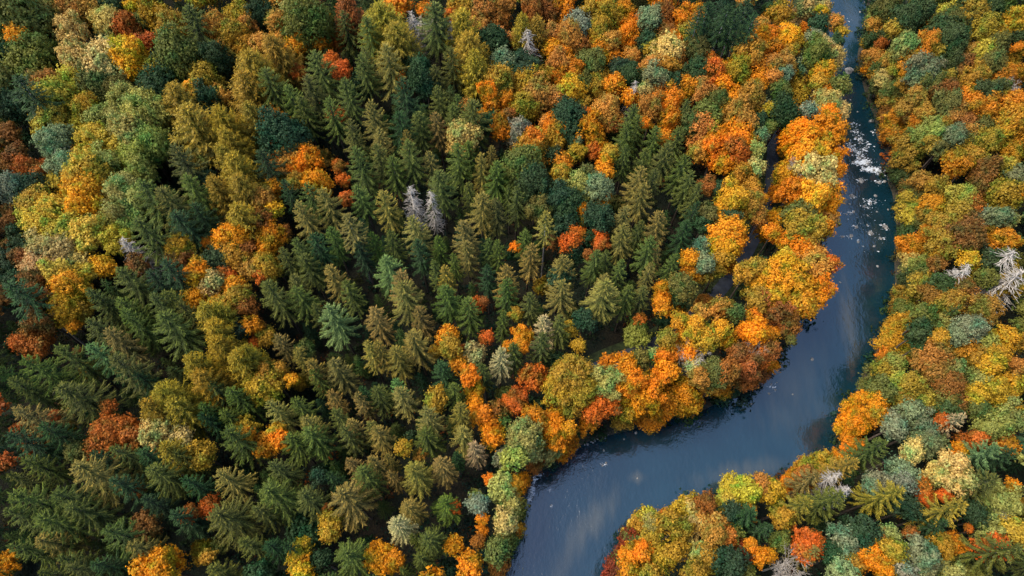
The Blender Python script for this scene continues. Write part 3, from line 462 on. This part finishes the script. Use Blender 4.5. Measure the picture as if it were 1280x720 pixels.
# ------------------------------------------------------------------ place the catalogue
placed = []   # dict per tree
for k, c, u, v, w in TREES:
    jr = rng.uniform
    _, _, dep = at(u, v, 20); Rm = w/2*dep/FPX
    if k == 'B':   H = 14.5 + 1.3*Rm + jr(-1.5, 2); Rm *= 1.17 if min(abs(u-963)+max(0, abs(v-200)-45), abs((u-948)+(v-290)*.72)+max(0, abs(v-325)-50)) > 26 else .96; below = .35*Rm
    elif k == 'S': H = min(27, 16 + 2.2*Rm + jr(-1, 1.5)); Rm *= .93; below = -.2
    elif k == 'P': H = 27 + jr(-1, 2); below = 0
    elif k == 'L': H = 20 + 1.2*Rm + jr(-1, 1); Rm *= 1.05; below = .5
    else:          H = (21 + jr(0, 2)) if c == 'S' else 19; Rm *= 1.1; below = 0 if c == 'S' else .4*Rm
    H0 = H; z = 2.0
    for it in range(14):
        for _ in range(5):
            x, y, dep = at(u, v, z + H - below); z = h1(x, y)
        P1 = np.array([[x, y]]); d = float(river_d(P1)[0]); dp = float(path_d(P1)[0])
        if d > 1.2 and dp > 1.9: break
        if H > H0*.42: H *= .93
        else: break
    if d < 1.0:
        g = np.array([float(river_d(P1+[[.5,0]])[0])-d, float(river_d(P1+[[0,.5]])[0])-d]); g = g/(np.linalg.norm(g)+1e-9)
        x, y = np.array([x, y]) + g*(1.2-d); z = h1(x, y)
    placed.append(dict(k=k, c=c, u=u, v=v, w=w, x=x, y=y, z=z, H=H, R=Rm, dep=dep))
print('catalogue', len(placed))

# kinds, and the 300 largest in view of each kind
AUT = set('YOROAUC') | {'G'}
for t in placed:
    t['name'] = {'S': 'spruce_tree', 'P': 'spruce_tree', 'L': 'larch_tree'}.get(t['k']) or \
        (('dead_spruce' if t['c'] == 'S' else 'bare_tree') if t['k'] == 'X' else ('autumn_tree' if t['c'] in AUT else 'broadleaf_tree'))
extra = []
byn = defaultdict(list)
for t in placed: byn[t['name']].append(t)
for n_, ts in byn.items():
    print(n_, len(ts))
    if len(ts) > 300:
        ts.sort(key=lambda t: -t['w']); extra += ts[300:]
        for t in ts[300:]: t['stuff'] = True

# ------------------------------------------------------------------ labels that single each tree out
ANCH = [(1085,205,'the white rapids'),(1098,290,'the boulders scattered below the rapids'),(1060,88,'the lone boulder upstream'),
 (963,205,'the straight dark stretch of path'),(930,322,'the curving path near the river'),(976,350,'the round golden tree by the river'),
 (1035,330,'the rust tree at the narrow water'),(1146,300,'the bright orange tree across the rapids'),(1255,340,'the leaning pale dead conifers'),
 (1073,515,'the orange tree on the right river bend'),(1010,678,'the deep orange tree beside pale shrubs'),(1190,595,'the pale tan crown on the right bank'),
 (1130,205,'the dark green trees opposite the rapids'),(1115,415,'the golden trees above the wide pool'),(1175,455,'the brownish domed crown right of the river'),
 (1060,612,'the pinkish bare conifer south of the bend'),(765,690,'the deep red shrub at the water edge'),(800,640,'the puffy olive trees on the point'),
 (930,620,'the feathery lime tree on the point'),(790,700,'the spiky orange tree on the point'),(900,668,'the apricot dome on the point'),
 (665,610,'the little white weir'),(660,555,'the light green tree above the weir'),(690,545,'the orange clump over the dark pool'),
 (830,505,'the blazing orange bank trees'),(712,482,'the big mottled orange dome'),(868,435,'the bare grey crown above the bank'),
 (945,450,'the rust trees at the bend'),(750,505,'the small red tree near the bank'),(756,375,'the tallest narrow spruce'),
 (866,330,'the lone orange flame shaped tree'),(750,297,'the small round orange tree'),(716,293,'the reddish tree in the spruces'),
 (682,310,'the spruce on a bare pale trunk'),(780,35,'the vivid orange column at the top'),(833,30,'the purplish brown domed tree'),
 (895,40,'the tall spruces showing bare trunks'),(870,82,'the small dark green egg shaped tree'),(661,55,'the silvery dead conifer up top'),
 (795,112,'the whitish dead spire'),(835,135,'the orange ridge of crowns'),(690,110,'the pale trunked birches'),(512,35,'the white dead conifer at the top'),
 (510,250,'the left of two dead spruces'),(537,255,'the right of two dead spruces'),(480,20,'the golden larch at the top'),(590,60,'the amber larch clump'),
 (506,97,'the spruce topped with orange leaves'),(365,190,'the apricot clump among spruces'),(422,205,'the little red tree in shadow'),
 (400,55,'the split orange crown near the top'),(230,115,'the tall golden larch column'),(165,65,'the bright yellow tree upper left'),
 (150,25,'the burnt orange tree upper left'),(85,50,'the bare twiggy tree upper left'),(170,145,'the big mint green crown'),
 (80,105,'the pale domed crown upper left'),(32,205,'the red tree near the left edge'),(100,240,'the yellow spreading crown'),
 (60,310,'the sandy pale crown on the left'),(155,310,'the grey bare spire on the left'),(222,305,'the rusty egg shaped tree'),
 (290,240,'the tall olive larch'),(335,300,'the amber trees beside spruces'),(85,375,'the yellow gold clump at left'),
 (35,427,'the orange shrub near left edge'),(200,405,'the large drooping olive spruce'),(270,410,'the golden larch cluster'),
 (312,410,'the vivid orange sapling'),(205,525,'the tree with bare ribs'),(135,540,'the broad red orange tree'),(145,465,'the starry spruce on the left'),
 (100,595,'the spiky spruce lower left'),(250,640,'the red leaves beside a big spruce'),(200,715,'the brown orange dome at the bottom'),
 (432,640,'the widest starry spruce at the bottom'),(490,665,'the pale fawn spruce'),(480,700,'the ragged orange tree at the bottom'),
 (372,700,'the yellow leafy tree at the bottom'),(586,700,'the orange saplings at the bottom'),(600,655,'the thin orange tree by the slope'),
 (583,465,'the orange cascade among spruces'),(622,445,'the pale shaggy spruce'),(642,500,'the glowing red sapling'),(480,355,'the blue green spruce in the middle'),
 (412,400,'the dense blue green spruce'),(492,440,'the trio of bronze spruces'),(557,425,'the yellow sapling between spruces'),
 (500,495,'the tidy bronze spruce'),(335,470,'the golden bush between spruces'),(540,390,'the pointed spruces in the middle'),
 (445,330,'the thin bare trunks'),(590,300,'the close packed central spruces'),(280,560,'the fan shaped lower spruce'),(565,610,'the tawny lower spruces'),
 (1230,490,'the yellow trees at the right edge'),(1220,40,'the yellow crowns in the upper right'),(1245,150,'the large golden crown at right edge'),
 (1155,85,'the teal crown upper right'),(1210,125,'the orange crown upper right'),(1225,250,'the amber crowns at right'),(1120,30,'the mixed green crowns upper right'),
 (1255,560,'the red crowns at the right edge'),(1110,665,'the orange and sage pair'),(1250,690,'the crowns in the lower right corner'),(1000,30,'the tawny crowns at the top of the bank'),
 (990,110,'the tawny round tree by the water'),(1000,160,'the twin orange crowns'),(910,210,'the orange red crowns left of the path'),(700,200,'the green gold trees at the centre top')]
AX = np.array([(a[0], a[1]) for a in ANCH], float)
FORM = {'spruce_tree': 'spruce', 'larch_tree': 'larch', 'dead_spruce': 'dead conifer', 'bare_tree': 'bare tree', 'autumn_tree': 'tree', 'broadleaf_tree': 'leafy tree'}
ORD = ['', 'second', 'third', 'fourth', 'fifth', 'sixth', 'seventh', 'eighth', 'ninth', 'tenth', 'eleventh', 'twelfth', 'thirteenth', 'fourteenth', 'fifteenth']
things = [t for t in placed if not t.get('stuff')]
def colword(t): return (SPAL if t['k'] in 'SP' else LPAL if t['k'] == 'L' else PAL)[t['c'] if t['k'] != 'X' else 'K'][1] if t['k'] != 'X' else 'pale grey'
def label_all(items, words):
    keys = defaultdict(list)
    for t in items:
        d = np.hypot(AX[:,0]-t['u'], AX[:,1]-t['v']); j = int(np.argmin(d)); dx, dy = t['u']-AX[j,0], t['v']-AX[j,1]
        q = 'at' if d[j] < 9 else (('right of' if dx > 0 else 'left of') if abs(dx) > abs(dy) else ('below' if dy > 0 else 'above'))
        sz = 'large ' if t['w'] > 42 else 'small ' if t['w'] < 21 else ''
        keys[(sz, words(t), q, ANCH[j][2])].append((float(d[j]), t))
    for (sz, wd, q, a), lst in keys.items():
        lst.sort(key=lambda e: e[0])
        for i, (_, t) in enumerate(lst):
            t['label'] = f'{ORD[i]+" " if i else "nearest " if len(lst) > 1 else ""}{sz}{wd} {q} {a}'
label_all(things, lambda t: (colword(t) + ' ' + FORM[t['name']]))

GROUPS = {'spruce_tree': 'spruces of the forest', 'larch_tree': 'larches turning gold', 'dead_spruce': 'dead grey conifers', 'bare_tree': 'leafless trees',
          'autumn_tree': 'broadleaf trees in autumn colour', 'broadleaf_tree': 'broadleaf trees still green'}
CATS = {'spruce_tree': 'spruce', 'larch_tree': 'larch', 'dead_spruce': 'dead tree', 'bare_tree': 'bare tree', 'autumn_tree': 'autumn tree', 'broadleaf_tree': 'green tree'}
KCOL = 1.0
def tone(t):
    pal = SPAL if t['k'] in 'SP' else LPAL if t['k'] == 'L' else PAL
    c = lin(pal[t['c'] if t['k'] != 'X' else 'K'][0]); r = np.random.default_rng(int(t['u']*31+t['v']*17))
    c = c*np.array([r.uniform(.9, 1.12), r.uniform(.88, 1.12), r.uniform(.8, 1.2)])*r.uniform(.85, 1.15)
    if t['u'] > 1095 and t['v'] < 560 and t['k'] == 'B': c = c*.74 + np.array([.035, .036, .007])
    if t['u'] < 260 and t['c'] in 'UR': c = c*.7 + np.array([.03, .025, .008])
    return c*KCOL
def pick_broad(R):
    b = int(np.argmin([abs(math.log(R/q)) for q in BR_R])); return b*4 + int(rng.integers(0, 4))
for t in things:
    e = link(t['name'], None, None, (t['x'], t['y'], t['z']), label=t['label'], category=CATS[t['name']], group=GROUPS[t['name']])
    e.rotation_euler = (rng.normal(0, .02), rng.normal(0, .02), rng.uniform(0, 6.283))
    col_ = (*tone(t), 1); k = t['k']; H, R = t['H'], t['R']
    if k == 'B':
        i = pick_broad(R); R0, me, lob, s, _ = BROAD[i]; sx = R/R0; zc = H - .95*R
        st = 1.0 + (.35 if t['v'] < 260 else .1)*rng.uniform(.3, 1)
        if H < 12: st = .9
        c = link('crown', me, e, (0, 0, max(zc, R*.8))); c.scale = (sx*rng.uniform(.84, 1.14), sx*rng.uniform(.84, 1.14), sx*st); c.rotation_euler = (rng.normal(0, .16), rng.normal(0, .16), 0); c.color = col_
        tr = link('trunk', T_BR[i], e, (0, 0, max(zc, R*.8))); tr.scale = (sx, sx, max(zc, R*.8)/12)
    elif k in 'SPL':
        S = SP if k == 'S' else PI_ if k == 'P' else LA
        o = sorted(range(len(S)), key=lambda i: abs(S[i][0]-R))[:3]; R0, Hc, me = S[o[int(rng.integers(0, len(o)))]]
        sx = R/R0; sz = (H*((.5 if t['v'] < 360 else .56) if k == 'S' else .38 if k == 'P' else .58))/Hc
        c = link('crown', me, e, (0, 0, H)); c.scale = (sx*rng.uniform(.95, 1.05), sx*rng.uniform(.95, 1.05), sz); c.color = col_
        tr = link('trunk', T_PALE if k == 'P' else T_CON, e, (0, 0, H)); tr.scale = (1.1, 1.1, H/22)
    elif t['c'] == 'S':
        c = link('branches', DC[int(rng.integers(0, 3))], e, (0, 0, H)); c.scale = (R/2.2, R/2.2, H/20)
        tr = link('trunk', T_GREY, e, (0, 0, H)); tr.scale = (1, 1, H/22)
    else:
        c = link('branches', BB[int(rng.integers(0, 3))], e, (0, 0, H-R*1.1)); c.scale = (R/2.6,)*3
        tr = link('trunk', T_GREY, e, (0, 0, H-R*1.6)); tr.scale = (1, 1, (H-R*1.6)/22)

# ------------------------------------------------------------------ stuff: the rest of the canopy, one object
def low(V, F, keep, seed):
    r = np.random.default_rng(seed); q = V.reshape(-1, 4, 3); m = r.random(len(q)) < keep; q = q[m]
    c = q.mean(1, keepdims=True); q = c + (q-c)*(1/math.sqrt(keep))**.85; return q
def verts(me):
    a = np.empty(len(me.vertices)*3, np.float32); me.vertices.foreach_get('co', a); return a.reshape(-1, 4, 3)
BL_full = {i: verts(BROAD[i][1]) for i in range(16)}
BL_low = [low(verts(BROAD[i][1]).reshape(-1, 3), None, .22, i) for i in range(4, 16)]
SP_low = [low(verts(s[2]).reshape(-1, 3), None, .35, i) for i, s in enumerate(SP)]
chunks, tones = [], []
def stamp(q, x, y, z, s, c):
    a = rng.uniform(0, 6.283); ca, sa = math.cos(a), math.sin(a); p = q.reshape(-1, 3)
    P_ = np.stack([(p[:,0]*ca-p[:,1]*sa)*s[0]+x, (p[:,0]*sa+p[:,1]*ca)*s[0]+y, p[:,2]*s[1]+z], 1)
    chunks.append(P_); tones.append(np.tile(np.append(c, 1), (len(q), 1)))
for t in extra:
    i = pick_broad(t['R']); s = t['R']/BROAD[i][0]; stamp(BL_full[i], t['x'], t['y'], t['z']+t['H']-.95*t['R'], (s, s), tone(t))
bases = np.array([(t['x'], t['y']) for t in placed])
def poisson(n, x0, x1, y0, y1, dmin, exist, dr=2.2, dp=4.6):
    cand = np.column_stack([rng.uniform(x0, x1, n), rng.uniform(y0, y1, n)])
    cand = cand[(river_d(cand) > dr) & (path_d(cand) > dp)]
    grid = defaultdict(list); cs = dmin
    for p in exist: grid[(int(p[0]//cs), int(p[1]//cs))].append(p)
    out = []
    for p in cand:
        gx, gy = int(p[0]//cs), int(p[1]//cs); ok = True
        for a in (-1, 0, 1):
            for b in (-1, 0, 1):
                for q in grid.get((gx+a, gy+b), ()):
                    if (p[0]-q[0])**2+(p[1]-q[1])**2 < dmin*dmin: ok = False; break
                if not ok: break
            if not ok: break
        if ok: grid[(gx, gy)].append(p); out.append(p)
    return np.array(out)
def in_frame(x, y, z, m=0):
    u, v = proj(x, y, z); return (u > -m) & (u < 1280+m) & (v > -m) & (v < 720+m)
fill = poisson(26000, -230, 270, -70, 330, 4.3, bases)
pines = np.array([(t['x'], t['y']) for t in placed if t['k'] == 'P' or (t['k'] == 'X' and t['c'] == 'S')])
dl = fill[:, None, :] - pines[None]; away = pines/np.linalg.norm(pines, axis=1, keepdims=True)
al = -(dl*away[None]).sum(2); ac = np.abs(dl[..., 0]*away[None, :, 1] - dl[..., 1]*away[None, :, 0])
fill = fill[~((al > -2) & (al < 9) & (ac < 3)).any(1)]        # keep the bare stems in view
fz = heights(fill); nin = 0
tree_uv = np.array([(t['u'], t['v']) for t in placed]); 
for (x, y), z in zip(fill, fz):
    inn = in_frame(x, y, z+18, -5)
    u, v = proj(x, y, z+14)
    j = np.argsort(np.hypot(tree_uv[:,0]-u, tree_uv[:,1]-v))[:6]; t = placed[int(j[rng.integers(0, 6)])]
    sp = t['k'] in 'SPL'
    c = tone(t); nin += inn
    if inn:
        H = rng.uniform(9.5, 15.5)
        if sp: H = rng.uniform(13, 19); c = lin(SPAL['VDG'[int(rng.integers(0, 3))]][0])*rng.uniform(.8, 1.2)
        elif rng.random() < .5: c = lin(PAL['D'][0])*rng.uniform(.8, 1.5)
    else: H = rng.uniform(17, 24)
    if river_d(np.array([[x, y]]))[0] < 8: H = min(H, rng.uniform(4, 8))
    if sp:
        i = int(rng.integers(0, len(SP_low))); s = (rng.uniform(1.5, 2.1) if inn else rng.uniform(2.2, 3.2))/SP[i][0]; stamp(SP_low[i], x, y, z+H*(1 if inn else 1.15), (s, H*.62/SP[i][1]), c)
    else:
        i = int(rng.integers(0, len(BL_low))); Ri = BROAD[i+4][0]; Rr_ = rng.uniform(2.2, 3.6) if H > 8 else rng.uniform(1.4, 2.2); s = Rr_/Ri; stamp(BL_low[i], x, y, z+H-Rr_*.8, (s, s*1.1), c)
young = poisson(40000, -170, 225, -40, 300, 3.0, np.vstack([bases, fill]), dr=3)
for (x, y), z in zip(young, heights(young)):
    if not in_frame(x, y, z+8, 30): continue
    u, v = proj(x, y, z+12); j = int(np.argmin(np.hypot(tree_uv[:,0]-u, tree_uv[:,1]-v)))
    if placed[j]['k'] in 'SPL':
        i = int(rng.integers(0, len(SP_low))); H = rng.uniform(7, 14); stamp(SP_low[i], x, y, z+H, (rng.uniform(1.2, 1.8)/SP[i][0], H*.75/SP[i][1]), lin(SPAL['VDG'[int(rng.integers(0, 3))]][0])*rng.uniform(.8, 1.2))
    else:
        i = int(rng.integers(0, len(BL_low))); H = rng.uniform(5, 10); Rr_ = rng.uniform(1.3, 2.2); s = Rr_/BROAD[i+4][0]
        stamp(BL_low[i], x, y, z+H-Rr_*.8, (s, s*1.1), lin(PAL['DVMGD'[int(rng.integers(0, 5))]][0])*rng.uniform(.8, 1.2))
print('fill', len(fill), 'in frame', nin)
def stuff_object(name, mat, **props):
    V = np.vstack(chunks); T = np.vstack(tones); me = mesh_from(name, V, np.arange(len(V)).reshape(-1, 4), mat)
    a = me.attributes.new('tone', 'FLOAT_COLOR', 'FACE'); a.data.foreach_set('color', T.astype(np.float32).ravel())
    o = link(name, me, kind='stuff', **props); chunks.clear(); tones.clear(); return o
stuff_object('woodland', M_leaf_s, label='smaller trees filling the gaps of the forest canopy', category='woodland')

# undergrowth on the forest floor
und = poisson(34000, -170, 220, -30, 290, 1.6, np.zeros((0, 2)), dr=-.4, dp=2.3); uz = heights(und)
m = np.array([in_frame(x, y, z, 60) for (x, y), z in zip(und, uz)]); und, uz = und[m], uz[m]
bush, _, _ = broad_mesh(1.2, 900, nl=260, leaf=.3); bush = bush.reshape(-1, 4, 3)
UC = [lin('24402a'), lin('324622'), lin('1f3a30'), lin('6a3c18'), lin('4c4c22'), lin('9a5014')]
drv = river_d(und)
for (x, y), z, d in zip(und, uz, drv):
    n = rng.integers(20, 70) if d > 3 else rng.integers(60, 120)
    s = rng.uniform(.6, 1.5) if d > 4 else rng.uniform(1.0, 2.3)*(1 if rng.random() > .25 else .4); q = bush[rng.choice(len(bush), n, replace=False)]
    stamp(q, x, y, z+.4*s, (s, s*.7), UC[rng.choice(6, p=[.3,.22,.32,.06,.07,.03])]*rng.uniform(.7, 1.3))
stuff_object('undergrowth', M_leaf_s, label='low bushes and saplings on the forest floor', category='undergrowth')

# ------------------------------------------------------------------ rocks and broken water
def rock_mesh(seed):
    r = np.random.default_rng(seed); bm = bmesh.new(); bmesh.ops.create_icosphere(bm, subdivisions=3, radius=1)
    f = r.normal(0, 1, (5, 3)); ph = r.uniform(0, 6, 5)
    for v in bm.verts:
        p = np.array(v.co); k = 1 + sum(.1*math.sin(f[i]@p*2+ph[i]) for i in range(5))
        for i in range(3):
            dd = nrm(f[i]); s = float(dd@p); 
            if s > .55: k *= .55/s*.35+.65
        v.co = v.co*k; v.co.z *= .6
    me = bpy.data.meshes.new('boulder'); bm.to_mesh(me); bm.free(); me.materials.append(M_rock); return me
ROCKS = [rock_mesh(i) for i in range(5)]
RK = [(1061,88,14,'pale'),(1089,151,8,''),(1075,15,4,''),(1081,3,4,''),(1074,92,5,''),
 (1065,245,9,''),(1077,226,8,''),(1099,229,7,''),(1106,227,6,''),(1067,265,6,''),(1058,268,4,''),(1070,284,6,''),(1088,292,8,''),(1106,284,9,'pale'),(1064,295,7,''),(1053,296,6,''),
 (1101,298,5,''),(1093,308,6,''),(1097,333,5,''),(1088,254,5,''),(1080,258,5,''),(1094,245,5,''),(1085,270,4,''),(1096,265,4,''),(1110,262,4,''),(1062,255,4,''),(1073,303,4,''),(1084,281,4,''),
 (1015,449,6,'reddish'),(964,480,4,''),(969,487,4,''),(961,492,4,''),(971,478,3,''),(991,493,3,''),(939,505,4,'reddish'),(1050,353,5,''),
 (755,563,4,''),(758,579,5,''),(753,582,4,''),(795,541,5,''),(780,549,3,''),(797,598,3,''),(689,632,4,''),
 (1064,165,4,''),(1070,172,4,''),(1075,178,5,''),(1063,180,4,''),(1085,205,6,''),(1092,213,6,''),(1074,197,6,''),(1100,216,5,''),(1066,203,5,''),(1063,125,3,''),(1072,140,3,'')]
for i in range(16): RK.append((722+i*2.6+rng.uniform(-2, 2), 559-i*1.0+rng.uniform(-2.5, 2), rng.uniform(2.5, 5), 'pinkish'))
rocks = []
for u, v, w, note in RK:
    x, y, dep = at(u, v, 0); r0 = w/2*dep/FPX*(.8 if w > 7 else .7)
    rocks.append(dict(u=u, v=v, w=w*3, x=x, y=y, r=r0, note=note))
for t in rocks: t['name'] = 'boulder'
label_all([t for t in rocks], lambda t: ((t['note'] + ' ' if t['note'] else 'grey ') + 'boulder in the river'))
for i, t in enumerate(rocks):
    o = link('boulder', ROCKS[i % 5], None, (t['x'], t['y'], .02), label=t['label'], category='boulder', group='boulders in the river')
    o.scale = (t['r']*rng.uniform(.9, 1.2), t['r']*rng.uniform(.7, 1), t['r']*.9); o.rotation_euler = (0, 0, rng.uniform(0, 6.28))
M_foam = flat_material('foam', (.76,.8,.84), v=.2, scale=3)
FO = []  # (u, v, half length px, half width px, amount)
r = np.random.default_rng(77)
def foam_patch(u, v, a, b, n):
    n = int(n*5) if v < 222 or u < 700 else int(n*4)
    x, y, dep = at(u, v, 0); k = dep/FPX
    for _ in range(n):
        cx = x + r.normal(0, a*k*.5); cy = y + r.normal(0, b*k*.6); m = r.integers(7, 11); ang = np.sort(r.uniform(0, 6.283, m))
        ln = r.choice([r.uniform(.06, .17), r.uniform(.15, .55)], p=[.72, .28]); wd = ln*r.uniform(.25, .6); rot = r.normal(.15, .5)
        rad = r.uniform(.35, 1, m); px = np.cos(ang)*rad*ln; py = np.sin(ang)*rad*wd
        FO.append(np.stack([cx + px*math.cos(rot)-py*math.sin(rot), cy + px*math.sin(rot)+py*math.cos(rot)], 1))
for a in [(1075,193,9,9,30),(1078,203,10,3.5,110),(1090,212,12,3.5,110),(1066,186,6,9,20),(1100,216,8,4,22),(1074,172,7,10,18),(1068,160,7,10,10),(1090,252,12,5,18),(1066,246,5,3,6),(1082,183,9,6,14),
          (1084,258,12,5,10),(1106,284,5,3,8),(1062,266,10,3,7),(1088,292,5,3,6),(1070,283,9,4,6),(1055,296,8,3,7),(1098,228,8,5,7),(1100,298,10,6,6),(1078,225,8,4,6),(1080,310,22,12,3),(1088,275,20,14,6),
          (666,612,2.5,7,22),(668,600,3,5,12),(663,622,2.5,5,12),(674,594,6,2,8),(687,613,4,1.5,4),(755,580,4,2,3),(965,484,5,5,7),(689,634,3,4,3),(1092,165,4,3,3),(1060,22,6,14,2)]: foam_patch(*a)
V, fl, lens = [], [], []
me = bpy.data.meshes.new('white_water'); pv = []; pf = []
for i, q in enumerate(FO):
    n0 = len(pv); zt = .035 + (i % 40)*.0009; c = q.mean(0)
    pv.append((c[0], c[1], zt+.06)); pv += [(p[0], p[1], zt) for p in q]; m = len(q)
    pf += [(n0, n0+1+j, n0+1+(j+1) % m) for j in range(m)]
me.from_pydata(pv, [], pf); me.materials.append(M_foam)
link('white_water', me, kind='stuff', label='white foam breaking over the rapids and weir', category='foam')

# ------------------------------------------------------------------ light
w = bpy.data.worlds.new('World'); scene.world = w; w.use_nodes = True; nt = w.node_tree
bg = nt.nodes['Background']; sky = nt.nodes.new('ShaderNodeTexSky'); sky.sky_type = 'NISHITA'; sky.sun_disc = False
EL, AZ = R_(56), R_(-84)       # azimuth from +Y towards +X
sky.sun_elevation = EL; sky.sun_rotation = AZ; sky.altitude = 300
nt.links.new(sky.outputs[0], bg.inputs[0]); bg.inputs[1].default_value = .15; sky.dust_density = .8
sun = bpy.data.lights.new('sun', 'SUN'); sun.energy = 2.9; sun.angle = R_(42); sun.color = (1, .9, .74)
so = bpy.data.objects.new('sun', sun); col.objects.link(so)
from mathutils import Vector
d = Vector((math.sin(AZ)*math.cos(EL), math.cos(AZ)*math.cos(EL), math.sin(EL)))
so.rotation_euler = d.to_track_quat('Z', 'Y').to_euler()
vs = scene.view_settings; vs.view_transform = 'Standard'; vs.look = 'None'; vs.gamma = 1; vs.use_curve_mapping = False; vs.exposure = .78
scene.render.engine = 'CYCLES'
cy = scene.cycles; cy.max_bounces = 5; cy.diffuse_bounces = 3; cy.glossy_bounces = 2; cy.transmission_bounces = 3; cy.use_denoising = True
print('faces', sum(len(o.data.polygons) for o in scene.objects if o.type == 'MESH' and o.get('kind')))
